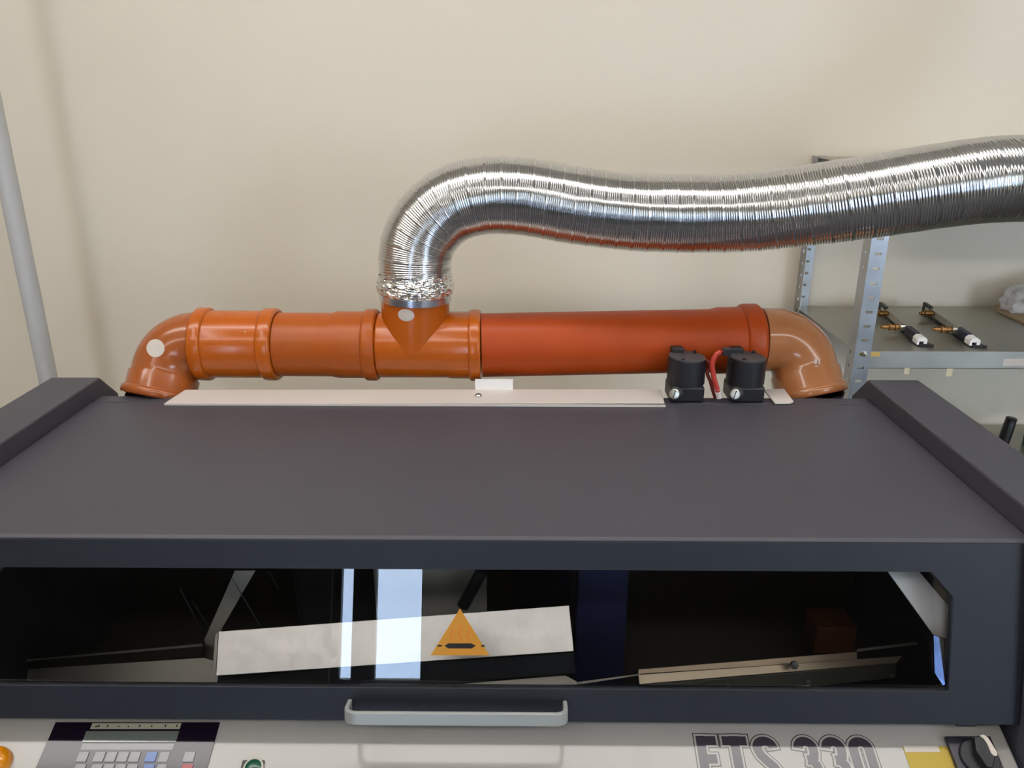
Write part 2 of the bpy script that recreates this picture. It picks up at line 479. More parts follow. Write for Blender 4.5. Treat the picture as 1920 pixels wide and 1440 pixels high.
# --- control panel fittings (sub-parts of the panel)
def pbox(name, pxs, th, m, parent, o=0.0002, bevel=0.0):
    return prism(name, [pan(a, b, o) for a, b in pxs], P_N * th, m, parent, bevel)
def prect(name, xa, xb, ya, yb, th, m, parent, o=0.0002, bevel=0.0):
    # rectangle aligned with the panel; xa/xb taken at row ya
    A = pan(xa, ya); B = pan(xb, ya); C = pan(xa, yb); s = (C - A).dot(P_V)
    P = [A, B, B + P_V * s, A + P_V * s]
    return prism(name, [q + P_N * o for q in P], P_N * th, m, parent, bevel)
kp = prect('keypad', 105, 413, 1355, 1560, 0.0012, M_PAD, MC, bevel=0.0003); kp['label'] = 'dark membrane keypad with display'
ls = prect('legend_strip', 174, 341, 1357, 1368, 0.0003, M_LABEL, kp, 0.0014)
for xx in (182, 187, 204, 224, 242, 264, 286, 312, 333):
    w = 4 if xx < 190 else 2.4
    prect('legend_mark', xx - w / 2, xx + w / 2, 1360 + (xx % 3), 1364.5, 0.0001, M_PRINT, kp, 0.0018)
prect('display', 163, 337, 1372, 1392, 0.0006, M_LCD, kp, 0.0014)
prect('legend_strip', 156, 328, 1395.5, 1407, 0.0003, M_KEY, kp, 0.0014)
for row, yy in enumerate((1411, 1434, 1457)):
    off = row * -5.5
    for xx in (150, 181, 203, 225, 247):
        prect('key', xx + off, xx + off + 19, yy, yy + 19, 0.001, M_KEY, kp, 0.0014, 0.0003)
    prect('key', 277 + off * 0.9, 297 + off * 0.9, yy, yy + 19, 0.001, M_KEYB, kp, 0.0014, 0.0003)
    prect('key', 302 + off * 0.9, 320 + off * 0.9, yy, yy + 19, 0.0006, M_KEY, kp, 0.0014, 0.0003)
    prect('key', 348 + off * 0.8, 368 + off * 0.8, yy, yy + 19, 0.001, M_KEYR if row else M_KEY, kp, 0.0014, 0.0003)
# indicator with green lens
ind = prect('indicator_lamp', 456, 497, 1427, 1462, 0.003, M_BLACK, MC, bevel=0.0008)
q = pan(476, 1442, 0.003); lathe('indicator_lens', q, q + P_N, [(0, 0.0105), (0.001, 0.0105), (0.003, 0.008), (0.004, 0.003)], M_GREEN, ind, 24)
lathe('indicator_ring', q, q + P_N, [(0, 0.0118), (0.0012, 0.0118), (0.0016, 0.0108)], M_GREY, ind, 24)
# amber signal lens at the left
q = pan(-8, 1432, 0.0)
lathe('amber_signal_lamp', q, q + P_N, [(0, 0.019), (0.006, 0.0185), (0.012, 0.016), (0.016, 0.010), (0.0175, 0.003)], M_AMBL, MC, 32)
# main switch
yl = prect('yellow_switch_plate', 1692, 1775, 1400, 1520, 0.0006, M_YEL2, MC, bevel=0.0002)
prect('pale_label', 1693, 1758, 1399, 1411, 0.0003, M_STICK, yl, 0.0009)
sw = prect('main_switch', 1769, 1853, 1384, 1475, 0.006, mat('switch_black', (44, 42, 52), 0.35), MC, bevel=0.001); sw['label'] = 'black rotary main switch with pale grip mark'
q = pan(1832, 1425, 0.006)
lathe('switch_knob', q, q + P_N, [(0, 0.0225), (0.003, 0.0222), (0.004, 0.021)], M_BLACK, sw, 40)
def pq(px, py, o): return pan(px, py, o)
prism('switch_grip', [pq(1815, 1394, 0.0098), pq(1828, 1391, 0.0098), pq(1855, 1430, 0.0098), pq(1850, 1452, 0.0098), pq(1838, 1450, 0.0098), pq(1818, 1420, 0.0098)], P_N * 0.010, M_BLACK, sw, 0.0015)
prism('switch_mark', [pq(1824, 1393, 0.0199), pq(1832, 1391.5, 0.0199), pq(1840, 1397, 0.0199), pq(1846, 1407, 0.0199), pq(1856, 1424, 0.0199), pq(1857, 1430, 0.0199), pq(1852, 1431.5, 0.0199), pq(1846, 1427, 0.0199), pq(1838, 1408, 0.0199), pq(1832, 1399, 0.0199)], P_N * 0.0006, M_STICK, sw)
prect('switch_legend', 1811, 1813, 1386.5, 1390, 0.0002, M_KEY, sw, 0.0062)
prect('switch_legend', 1818, 1825, 1386.5, 1390, 0.0002, M_KEY, sw, 0.0062)

# lettering ETS 330 : heavy condensed strokes with an outline
def arc(cx, cy, rx, ry, a0, a1, n=14):
    return [(cx + rx * math.cos(R(a0 + (a1 - a0) * i / n)), cy + ry * math.sin(R(a0 + (a1 - a0) * i / n))) for i in range(n + 1)]
H = 0.060
def glyphs():
    h = 1.0; sw_ = 0.19
    lo, hi = sw_ / 2, h - sw_ / 2
    E = [[(0.09, 0), (0.09, h)], [(0.0, hi), (0.46, hi)], [(0.0, 0.545), (0.42, 0.545)], [(0.0, lo), (0.46, lo)]]
    T = [[(0.0, hi), (0.54, hi)], [(0.27, h), (0.27, 0)]]
    r = 0.165
    Sg = [arc(0.26, hi - 0.14, r, 0.14, 0, 180) + [(0.10, 0.74), (0.14, 0.63), (0.24, 0.52), (0.36, 0.40), (0.42, 0.30)] + arc(0.26, lo + 0.15, r, 0.15, 0, -180)]
    g3 = [arc(0.26, hi - 0.14, r, 0.14, 180, 0) + [(0.425, 0.70), (0.40, 0.60), (0.33, 0.545), (0.24, 0.54)], [(0.24, 0.54), (0.34, 0.52), (0.415, 0.45), (0.425, 0.38)] + arc(0.26, lo + 0.15, r, 0.15, 0, -180)]
    g0 = [arc(0.26, hi - 0.14, r, 0.14, 0, 180) + arc(0.26, lo + 0.14, r, 0.14, 180, 360) + [(0.425, hi - 0.14)]]
    return {'E': E, 'T': T, 'S': Sg, '3': g3, '0': g0}, sw_
GL, SWD = glyphs()
def ribbon(pts, w, ext):
    P = [Vector(p) for p in pts]
    closed = (P[0] - P[-1]).length < 1e-4
    if not closed:
        P[0] = P[0] + (P[0] - P[1]).normalized() * ext
        P[-1] = P[-1] + (P[-1] - P[-2]).normalized() * ext
    L, Rr = [], []
    for i in range(len(P)):
        a = P[i - 1] if i > 0 else (P[-2] if closed else P[0]); b = P[i + 1] if i < len(P) - 1 else (P[1] if closed else P[-1])
        d = (b - a).normalized(); n = Vector((-d.y, d.x))
        L.append(P[i] + n * w / 2); Rr.append(P[i] - n * w / 2)
    return L, Rr
A0 = pan(1303, 1380)
def letter(ch, xoff, sx):
    root = None
    for lay, (w, ext, m, o) in enumerate(((SWD + 0.12, 0.06, M_LETTER, 0.0002), (SWD + 0.08, 0.04, M_LETTERBG, 0.0004), (SWD, 0.0, M_LETTER, 0.0006))):
        v, f = [], []
        for st in GL[ch]:
            L, Rr = ribbon([(x * sx, y) for x, y in st], w * 0.95, ext)
            for i in range(len(L) - 1):
                k = len(v)
                for qd in (L[i], L[i + 1], Rr[i + 1], Rr[i]):
                    v.append(A0 + Vector((xoff + qd.x * H, 0, 0)) + P_V * ((qd.y - 1) * H) + P_N * (o + 0.00001 * len(v) / 50))
                f.append((k, k + 1, k + 2, k + 3))
        me_o = mesh('letter' if lay == 0 else ('letter_gap' if lay == 1 else 'letter_face'), v, f, m, MC if lay == 0 else root)
        if lay == 0: root = me_o
zc_ = 0.000628
for ch, px0, px1 in (('E', 1303, 1348), ('T', 1351, 1400), ('S', 1407, 1459), ('3', 1486, 1534), ('3', 1539, 1587), ('0', 1590, 1640)):
    s = 1.0
    letter(ch, (px0 + 2 - 1303) * zc_, ((px1 - px0 - 4) * zc_ / H) / 0.52)

# ------------------------------------------------------------------ inside of the machine
def slab(name, pxs, p0, n, th, m, bevel=0.0005, parent=MC):
    n = Vector(n).normalized()
    if p0[2] == 0: p0 = at_y(*pxs[0], p0[1])
    return prism(name, [on_plane(a, b, p0, n) for a, b in pxs], n * -th, m, parent, bevel)
# bright zinc deflector sheet
n45 = (0, -math.sin(R(50)), math.cos(R(50)))
dsh = slab('deflector_sheet', [(410, 1184), (1067, 1135), (1076, 1221), (405, 1267)], (0, 0.88, 1.0095), n45, 0.0025, M_SHEET)
dsh['label'] = 'bright inclined zinc deflector sheet'
slab('deflector_end', [(404, 1267), (410, 1184), (403, 1190), (398, 1262)], (0, 0.884, 1.0095), n45, 0.002, M_GREY)
slab('deflector_skirt', [(408, 1269), (1076, 1224), (1080, 1262), (700, 1291), (412, 1291)], (0, 0.885, 0.93), (0, -1, 0.05), 0.002, mat('dark_skirt', (52, 54, 58), 0.25))
slab('guard_plate', [(735, 1293), (1060, 1266), (1082, 1278), (1084, 1294)], (0, 0.91, 0.93), (0, -0.7, 0.7), 0.002, M_GREY)
# tray and rail on the left
tp = on_plane(380, 1235, (0, 0.96, 0), (0, 1, 0)); tn = (-0.079, -0.9, 0.8)
slab('tray_plate', [(-60, 1262), (382, 1233), (412, 1243), (405, 1296), (-60, 1300)], tp, tn, 0.002, M_GREY)
slab('tray_rail', [(40, 1238), (379, 1210), (380, 1232), (-60, 1262), (-60, 1247)], on_plane(380, 1232, (0, 0.965, 0), (0, 1, 0)), (0, -1, 0.1), 0.012, mat('rail_dark_side', (70, 68, 60), 0.35, 0.5))
slab('tray_rail_edge', [(20, 1240), (379, 1208), (379, 1212), (20, 1243)], on_plane(380, 1232, (0, 0.963, 0), (0, 1, 0)), (0, -1, 0.1), 0.002, M_SHEET)
slab('strut_bar', [(376, 1215), (384, 1234), (408, 1244), (415, 1180), (479, 1070), (440, 1070)], (0, 1.0, 0), (0.1, -1, 0.25), 0.004, M_GREY)
for (xa, ya, xb, yb, Y) in ((337, 1103, 386, 1197, 1.03), (361, 1128, 394, 1180, 1.05), (436, 1086, 488, 1174, 0.97), (505, 1072, 522, 1106, 1.02)):
    cyl('guide_wire', at_y(xa, ya, Y), at_y(xb, yb, Y), 0.0009, M_GALV, MC, 8)
# black box drawn for a dark glass reflection, grey back plate, navy blocks
a = at_y(556, 1176, 1.02); b = at_y(705, 1072, 1.02)
box('dark_reflection_box', a.x, b.x, 1.02, 1.12, a.z - 0.01, 1.12, M_BLACK, MC, 0.012)
a = at_y(708, 1185, 1.0); b = at_y(912, 1072, 1.0)
box('back_plate', a.x, b.x, 1.0, 1.004, a.z, 1.15, M_GREY, MC)
a = at_y(1078, 1240, 1.02); b = at_y(1180, 1072, 1.02)
box('navy_block', a.x, b.x, 1.02, 1.06, 0.80, 1.13, M_BLUE, MC, 0.003)
a = at_y(960, 1180, 1.18); b = at_y(1072, 1072, 1.18)
box('navy_back_block', a.x, b.x, 1.18, 1.20, a.z, 1.15, M_BLUE, MC)
cyl('piston_rod', at_y(868, 1136, 0.97), at_y(905, 1068, 0.97), 0.009, M_BLACK, MC, 16)
slab('piston_bracket', [(888, 1133), (880, 1122), (896, 1092), (906, 1094), (902, 1112)], (0, 0.985, 0), (0, -1, 0.2), 0.003, M_GREY)
# conveyor rails on the right
rn = (-0.05, -0.45, 1)
rp = on_plane(1607, 1232, (0, 0.98, 0), (0, 1, 0))
slab('conveyor_rail', [(1197, 1255), (1607, 1222), (1607, 1237), (1197, 1264)], rp, (0, -0.8, 0.6), 0.006, M_TAN)
slab('conveyor_rail', [(1197, 1265), (1692, 1230), (1681, 1243), (1199, 1283)], rp - Vector((0, 0.012, 0)), (0, -0.7, 0.7), 0.006, mat('pale_rail', (206, 190, 166), 0.35, 0.5))
slab('conveyor_side', [(1199, 1285), (1681, 1245), (1680, 1271), (1440, 1296), (1199, 1296)], rp - Vector((0, 0.02, 0)), (0, -1, 0.25), 0.004, mat('grey_rail_side', (128, 128, 122), 0.4, 0.5))
slab('conveyor_foot', [(1395, 1296), (1519, 1285), (1519, 1296)], rp - Vector((0, 0.028, 0)), (0, -1, 0.4), 0.003, M_GALV)
slab('conveyor_lead', [(1080, 1279), (1200, 1263), (1200, 1266), (1084, 1284)], rp - Vector((0, 0.01, 0)), (0, -0.7, 0.7), 0.003, M_GREY)
slab('conveyor_end_rail', [(1608, 1217), (1752, 1200), (1752, 1205), (1608, 1222)], rp + Vector((0, 0.01, 0)), (0, -0.8, 0.6), 0.004, M_GREY)
for (px, py, r) in ((1488, 1246, 0.006), (1515, 1278, 0.004), (1671, 1266, 0.003), (1365, 1287, 0.003)):
    q = at_y(px, py, rp.y - 0.028)
    lathe('rail_bolt', q, q + Vector((0, -1, 0.4)), [(0, r), (r * 0.9, r), (r * 0.95, r * 0.5), (r * 1.6, r * 0.45)], M_GALV, MC, 6)
a = at_y(1525, 1226, 1.0); b = at_y(1608, 1178, 1.0)
box('brown_block', a.x, b.x, 1.0, 1.05, a.z, b.z, M_BROWN, MC, 0.002)  # plain dark brown block
slab('white_side_guard', [(1664, 1071), (1723, 1071), (1792, 1152), (1792, 1204), (1750, 1190)], (0, 0.85, 0), (-0.15, -1, 0.45), 0.003, M_WHITE)
slab('sky_mirror_plate', [(1750, 1190), (1788, 1202), (1782, 1278), (1768, 1286), (1752, 1262)], (0, 0.797, 0), (0.104, -0.92, 0.38), 0.002, mat('sky_mirror_metal', (50, 60, 84), 0.12, 1.0))  # added plate, tilted to mirror the window as a bright blue patch
slab('side_cable', [(1752, 1226), (1770, 1216), (1784, 1196), (1790, 1200), (1778, 1222), (1756, 1236)], (0, 0.791, 0), (0.104, -0.92, 0.38), 0.003, M_BLACK)

# ------------------------------------------------------------------ orange pipe run
def ax(px):
    if px <= 890:
        py = 645 + (px - 372) / 518 * 2.5; Y = PY
    else:
        k = (px - 890) / 535; py = 647.5 - 10.5 * k; Y = PY + 0.024 * k
    return at_y(px, py, Y)
RP, RS, RC = 0.0568, 0.0600, 0.0642
def fitting(name, parts, m, label, cat='pipe'):
    """parts: (px, radius) profile along the run, collars as extra child rings"""
    a = ax(parts[0][0]); b = ax(parts[-1][0])
    d = (b - a).normalized()
    prof = [((ax(p) - a).dot(d), r) for p, r in parts]
    o = lathe(name, a, b, prof, m, None, 64)
    return tag(o, label, cat)
def collar(px0, px1, r, m, parent, r_in=None):
    a = ax(px0); b = ax(px1); L = (b - a).length; c = L * 0.22
    ri = r_in or RS - 0.001
    return lathe('collar', a, b, [(0, ri), (0, r - c * 0.6), (c * 0.5, r - c * 0.15), (c, r), (L - c, r), (L - c * 0.5, r - c * 0.15), (L, r - c * 0.6), (L, ri)], m, parent, 64, 50)

sl = fitting('pipe_sleeve', [(377, RS), (520, RS), (524, RP + 0.001)], M_O1, 'glossy orange double-collared coupling sleeve next to the left elbow', 'pipe fitting')
collar(374, 398, RC + 0.0012, M_O1, sl); collar(497, 524, RC + 0.0005, M_O1, sl)
for px in (399, 480):
    q = ax(px) + Vector((0, -RS * math.cos(R(38)), RS * math.sin(R(38))))
    lathe('moulding_dot', q - Vector((0, -0.001, 0.001)), q + Vector((0, -1, 0.8)), [(0, 0.002), (0.0016, 0.0018)], M_O4, sl, 10)
sp = fitting('pipe_section', [(525, RP), (624, RP), (636, RS - 0.0005), (700, RS - 0.0005)], M_O2, 'short matte orange pipe between the coupling sleeve and the tee', 'pipe')
collar(686, 711, RC - 0.0003, M_O2, sp)
te = fitting('pipe_tee', [(712, RP), (716, RP + 0.0012), (838, RP + 0.0012), (846, RS - 0.0004), (898, RS - 0.0004)], M_O1, 'orange tee fitting whose upright branch feeds the silver duct', 'pipe fitting')
collar(880, 902, RC - 0.0003, M_O1, te)
tb0 = ax(779); tb1 = at_y(779, 548, PY)
lathe('tee_branch', tb0, tb1, [(0, 0.0592), ((tb1 - tb0).length, 0.0592)], M_O1, te, 64)
lp = fitting('pipe_section', [(903, RP), (1330, RP), (1344, RS), (1410, RS)], M_O3, 'long red-orange pipe running from the tee to the right elbow', 'pipe')
collar(1384, 1420, RC + 0.0012, M_O3, lp)

def sticker_on(o, px, py, axis_a, axis_d, r, rx, ry, name='round_sticker'):
    """round sticker wrapped on a cylinder (axis point/dir, radius)"""
    d = ray(px, py); u = Vector(axis_d).normalized()
    # solve ray/cylinder
    w = CAM - Vector(axis_a)
    dd = d - u * d.dot(u); ww = w - u * w.dot(u)
    A = dd.dot(dd); B = 2 * dd.dot(ww); C = ww.dot(ww) - r * r
    t = (-B - math.sqrt(max(0, B * B - 4 * A * C))) / (2 * A)
    hit = CAM + d * t
    rad = (ww + dd * t).normalized(); tang = u.cross(rad)
    c = hit - rad * r
    v, f = [], []
    N = 20; rings = 4
    for k in range(rings + 1):
        for j in range(N):
            a = 2 * math.pi * j / N; q = k / rings
            al = rx * q * math.cos(a); ci = ry * q * math.sin(a) / r
            v.append(c + u * al + (rad * math.cos(ci) + tang * math.sin(ci)) * (r + 0.0006 - 0.0005 * (k == rings)))
    for k in range(rings):
        for j in range(N):
            f.append((k * N + j, k * N + (j + 1) % N, (k + 1) * N + (j + 1) % N, (k + 1) * N + j))
    return mesh(name, v, f, M_STICK, o, smooth=True)
sticker_on(te, 761, 591, tb0, tb1 - tb0, 0.0592, 0.0105, 0.0145)

def elbow(name, p_start, p_corner, p_end, m, label, side):
    """67 degree bend built as a swept tube, with a stepped socket at its lower end"""
    d1 = (p_corner - p_start).normalized(); d2 = (p_end - p_corner).normalized()
    ang = d1.angle(d2); rb = 0.055; tl = rb * math.tan(ang / 2)
    s1 = p_corner - d1 * tl
    n_in = (d2 - d1 * d2.dot(d1)).normalized()
    c = s1 + n_in * rb
    pts = [p_start, p_start.lerp(s1, 0.5)]
    for i in range(17):
        a = ang * i / 16
        pts.append(c - n_in * rb * math.cos(a) + d1 * rb * math.sin(a))
    e1 = pts[-1]; L = (p_end - e1).length
    rad = [RP] * len(pts)
    for s, r in ((0.18, RP), (0.26, RS), (0.70, RS + 0.0004), (0.72, RS + 0.001), (0.76, RC), (0.82, RC + 0.0012), (0.95, RC + 0.0012), (1.0, RC - 0.0005)):
        pts.append(e1 + d2 * L * s); rad.append(r)
    o = sweep(name, pts, rad, m, None, 64, 50)
    tag(o, label, 'pipe fitting')
    # foil wrapped stub that the socket sits on
    zz = Vector((0, 0, 1)); v_, f_ = [], []; NI, NJ_ = 16, 110
    for a_ in range(NI + 1):
        for b_ in range(NJ_):
            an = 2 * math.pi * b_ / NJ_; q_ = a_ / NI
            pt = Vector((math.cos(an) * 5, math.sin(an) * 5, q_ * 3 + side))
            rr_ = RC - 0.0105 + abs(noise.noise(pt)) * 0.004 + abs(noise.noise(pt * 3)) * 0.003 - 0.002 * q_
            v_.append(p_end + Vector((math.cos(an) * rr_, math.sin(an) * rr_, -0.034 + 0.05 * q_)))
    for a_ in range(NI):
        for b_ in range(NJ_):
            f_.append((a_ * NJ_ + b_, a_ * NJ_ + (b_ + 1) % NJ_, (a_ + 1) * NJ_ + (b_ + 1) % NJ_, (a_ + 1) * NJ_ + b_))
    mesh('foil_stub', v_, f_, M_FOIL, o, smooth=True, angle=25)
    # dark gasket rim inside the socket
    lathe('gasket', p_end - d2 * 0.002, p_end + d2, [(0, RC - 0.006), (0.003, RC - 0.006), (0.003, RC - 0.011), (0, RC - 0.011)], M_O3, o, 48)
    return o, e1, d2
el, e1, d2 = elbow('pipe_elbow', at_y(392, 645, PY), at_y(323, 645, PY), at_y(299, 746, PY - 0.042), M_O4, 'brown-orange elbow at the left end with a round pale sticker', -1)
YR = PY + 0.024
er, e1r, d2r = elbow('pipe_elbow', at_y(1404, 637, YR), at_y(1495, 637, YR), at_y(1520, 743, YR - 0.042), M_O5, 'pale brown translucent-looking elbow at the right end by the shelf post', 1)
# sticker on the left elbow: small curved disc on the bend surface
def bend_sticker(o, px, py, rx, ry):
    dg = bpy.context.evaluated_depsgraph_get()
    d = ray(px, py); me = o.data
    from mathutils.bvhtree import BVHTree
    bv = BVHTree.FromPolygons([o.matrix_basis @ v.co for v in me.vertices], [tuple(p.vertices) for p in me.polygons])
    v, f = [], []; N = 20; K = 4
    for k in range(K + 1):
        for j in range(N):
            a = 2 * math.pi * j / N
            dd = ray(px + rx * k / K * math.cos(a), py + ry * k / K * math.sin(a))
            loc, nor, _, _ = bv.ray_cast(CAM, dd)
            v.append(loc + nor.normalized() * (0.0007 if nor.dot(dd) < 0 else -0.0007))
    for k in range(K):
        for j in range(N):
            f.append((k * N + j, k * N + (j + 1) % N, (k + 1) * N + (j + 1) % N, (k + 1) * N + j))
    return mesh('round_sticker', v, f, M_STICK, o, smooth=True)
bend_sticker(el, 292, 653, 17, 17)
# small moulded maker's mark on the right elbow
for k, (dx, dy, rx, ry) in enumerate(((0, 0, 3.2, 5), (7, 1, 1.4, 5), (2, 9, 4, 1.3))):
    mk = bend_sticker(er, 1529 + dx, 678 + dy, rx, ry); mk.name = 'moulded_mark'

# ------------------------------------------------------------------ flexible duct
cl = [(779, 545, 1.365), (779, 520, 1.365), (778, 492, 1.365), (785, 452, 1.365), (810, 412, 1.362), (848, 383, 1.358), (893, 369, 1.352), (940, 366, 1.348), (996, 371, 1.345), (1093, 388, 1.34), (1195, 399, 1.335),
      (1300, 401, 1.33), (1400, 398, 1.315), (1502, 387, 1.295), (1605, 373, 1.275), (1710, 357, 1.265), (1805, 343, 1.26), (1865, 337, 1.26), (1930, 335, 1.265)]
P = [at_y(*c) for c in cl]
x_, y_, z_ = P[-1]
P += [Vector((x_ + 0.12, y_ + 0.01, z_ + 0.005)), Vector((x_ + 0.3, y_ + 0.02, z_ + 0.05)), Vector((x_ + 0.45, y_ + 0.02, z_ + 0.2)), Vector((x_ + 0.5, y_ + 0.02, z_ + 0.45)), Vector((x_ + 0.5, y_ + 0.02, z_ + 0.9)), Vector((x_ + 0.5, y_ + 0.02, ZC - 0.0))]
dense = catmull(P, 0.002)
# resample at uniform steps
S_ = [0.0]
for i in range(1, len(dense)): S_.append(S_[-1] + (dense[i] - dense[i - 1]).length)
def at_s(s):
    import bisect
    i = min(max(bisect.bisect(S_, s) - 1, 0), len(S_) - 2)
    k = (s - S_[i]) / max(1e-9, S_[i + 1] - S_[i])
    return dense[i].lerp(dense[i + 1], min(1, max(0, k)))
s_edge = S_[min(range(len(dense)), key=lambda i: (dense[i] - P[18]).length)]
rows = []; s = 0.004
while s < S_[-1]:
    rows.append(s); s += 0.00066 if s < s_edge + 0.1 else 0.003
cpts = [at_s(s) for s in rows]
# light smoothing of the centre line
for _ in range(40):
    cpts = [cpts[0]] + [(cpts[i - 1] + cpts[i] * 2 + cpts[i + 1]) / 4 for i in range(1, len(cpts) - 1)] + [cpts[-1]]
T, fr = frames(cpts)
RD = 0.0618; NJ = 60
def pitch(s):
    k = min(1, max(0, (s - 0.45) / 0.5)); return 0.0232 + 0.0065 * k
u = 0.0; v = []; f = []
for i, p in enumerate(cpts):
    if i: u += (rows[i] - rows[i - 1]) / pitch(rows[i])
    k = min(1, max(0, (rows[i] - 0.5) / 0.55))
    amp = 0.00125 - 0.0006 * k
    neck = 1.0 - 0.05 * math.exp(-(rows[i] / 0.03) ** 2)
    r0 = RD * neck * (1 + 0.035 * k)
    for j in range(NJ):
        th = 2 * math.pi * j / NJ
        ph = (u - j / NJ) % 1.0
        fi = ph * 7
        if fi < 1.0: dr_ = amp * (1.0 if 0.15 < fi < 0.85 else 0.2)
        else: dr_ = amp * (0.1 + 0.75 * math.sin(2 * math.pi * fi))
        wob = 0.0007 * noise.noise(Vector((rows[i] * 30, math.cos(th) * 1.5, math.sin(th) * 1.5)))
        v.append(p + (fr[i][0] * math.cos(th) + fr[i][1] * math.sin(th)) * (r0 + dr_ + wob))
n = NJ
for i in range(len(cpts) - 1):
    for j in range(n):
        f.append((i * n + j, i * n + (j + 1) % n, (i + 1) * n + (j + 1) % n, (i + 1) * n + j))
duct = mesh('flexible_duct', v, f, M_ALU, None, smooth=True)
tag(duct, 'silver corrugated aluminium flexible duct curving up from the orange tee', 'duct')
# crumpled foil tape over the joint
b0 = at_y(779, 560, PY); b1 = at_y(779, 496, PY); Lt = (b1 - b0).length; dT = (b1 - b0).normalized()
uu, ww = perp(dT); v = []; f = []
NS, NT = 60, 150
for i in range(NS + 1):
    q = i / NS
    if q < 0.17: r = 0.0612
    elif q < 0.60: r = 0.0612 + 0.0035 * math.sin((q - 0.17) / 0.43 * math.pi) + 0.0012
    else: r = 0.0622 - 0.0045 * (q - 0.60) / 0.4
    c_am = 0.0 if q < 0.17 else 1.0
    for j in range(NT):
        a = 2 * math.pi * j / NT
        pt = Vector((math.cos(a) * 5, math.sin(a) * 5, q * 5.5))
        cr = abs(noise.noise(pt * 1.1)) * 0.004 + abs(noise.noise(pt * 3.1 + Vector((3, 1, 2)))) * 0.0026 + 0.0012 * noise.noise(pt * 7)
        edge = 0.0
        if i == NS: edge = 0.0
        z = q * Lt + (0.006 * noise.noise(pt * 0.6) if q > 0.8 else 0)
        v.append(b0 + dT * z + (uu * math.cos(a) + ww * math.sin(a)) * (r + c_am * (cr - 0.001)))
for i in range(NS):
    for j in range(NT):
        f.append((i * NT + j, i * NT + (j + 1) % NT, (i + 1) * NT + (j + 1) % NT, (i + 1) * NT + j))
tp_ = mesh('foil_tape', v, f, M_FOIL, duct, smooth=True, angle=25)
tp_['label'] = 'crumpled silver foil tape'
lathe('tape_band', b0 - dT * 0.001, b1, [(0, 0.0605), (0, 0.0624), (0.0115, 0.0626), (0.0115, 0.0608)], M_BAND, duct, 64)

# ------------------------------------------------------------------ two black valves and their hoses
def valve(cxp, label):
    base = at_z(cxp, 747, 1.2)
    cx_ = base.x; cy_ = YLB + 0.006 + 0.0318
    t = empty('solenoid_valve', (cx_, cy_, 1.199), label, 'valve', 'black valves on the rear bar')
    z0 = 1.199
    r = 0.0318
    lathe('valve_body', (cx_, cy_, z0 + 0.028), (cx_, cy_, 2), [(0, r), (0.042, r), (0.0425, r - 0.0008)], M_BLACK, t, 48)
    boxes('valve_base', [(cx_ - 0.0300, cx_ + 0.0275, cy_ - 0.0295, cy_ + 0.024, z0, z0 + 0.028)], M_BLACK, t, 0.004)
    # slightly tilted cap disc
    lathe('valve_cap', (cx_, cy_, z0 + 0.0705), (cx_ + 0.06, cy_, z0 + 1.07), [(0, r - 0.001), (0.003, r - 0.001), (0.0036, r - 0.0018)], mat('cap_grey_black', (62, 58, 60), 0.6), t, 48)
    for dx, dy in ((-0.012, -0.024), (0.016, 0.018)):
        cyl('cap_screw', (cx_ + dx, cy_ + dy, z0 + 0.072), (cx_ + dx, cy_ + dy, z0 + 0.0775), 0.0032, M_BLACK, t, 12)
    box('coil_plug', cx_ - 0.024, cx_ - 0.003, cy_ + 0.012, cy_ + 0.031, z0 + 0.06, z0 + 0.083, M_BLACK, t, 0.002)
    # big slotted screw on the front
    q = Vector((cx_ - 0.0235, cy_ - 0.0330, z0 + 0.0175))
    dq = Vector((-0.28, -1, 0.22)).normalized()
    lathe('screw_boss', q + Vector((0.004, 0.006, 0)), q + dq, [(0, 0.011), (0.008, 0.0108), (0.0085, 0.010)], M_BLACK, t, 24)
    s_ = lathe('screw', q + dq * 0.001, q + dq * 2, [(0, 0.0088), (0.003, 0.0088), (0.0042, 0.0075), (0.0046, 0.003)], M_STEEL, t, 24)
    su = Vector((0.25, -0.1, 1)); su = (su - dq * su.dot(dq)).normalized(); sv = su.cross(dq).normalized()
    cc = q + dq * 0.0056
    prism('screw_slot', [cc + su * 0.0075 + sv * 0.0008, cc + su * 0.0075 - sv * 0.0008, cc - su * 0.0075 - sv * 0.0008, cc - su * 0.0075 + sv * 0.0008], dq * 0.0004, M_BLACK, s_)
    return cx_, cy_
v1 = valve(1285, 'black cylindrical valve with slotted screw, nearer the long cover strip')
v2 = valve(1396, 'black cylindrical valve with slotted screw, nearer the right elbow')
def hose(pxs, Y, r, label, mm=M_RED, sleeve=None):
    pts = catmull([at_y(a, b, Y) for a, b in pxs], 0.004)
    o = sweep('hose', pts, r, mm, None, 14)
    tag(o, label, 'hose', 'red hoses between the two valves')
    if sleeve:
        k = int(len(pts) * sleeve)
        sweep('hose_sleeve', pts[k:], r * 1.25, M_CLEAR, o, 14)
    return o
h1 = hose([(1356, 659), (1345, 663), (1336, 680), (1338, 705), (1345, 730), (1349, 746)], 1.262, 0.0042, 'thick red hose looping from the plug of the right-hand valve', sleeve=0.78)
q = at_y(1357, 659, 1.262); box('hose_plug', q.x - 0.002, q.x + 0.012, 1.256, 1.268, q.z - 0.006, q.z + 0.006, M_BLACK, h1, 0.001)
hose([(1322, 674), (1329, 680), (1332, 690), (1326, 700), (1332, 715), (1336, 730), (1341, 746)], 1.272, 0.0030, 'thin dark red hose leaving the left-hand valve', mat('dark_red_hose', (120, 44, 36), 0.45))

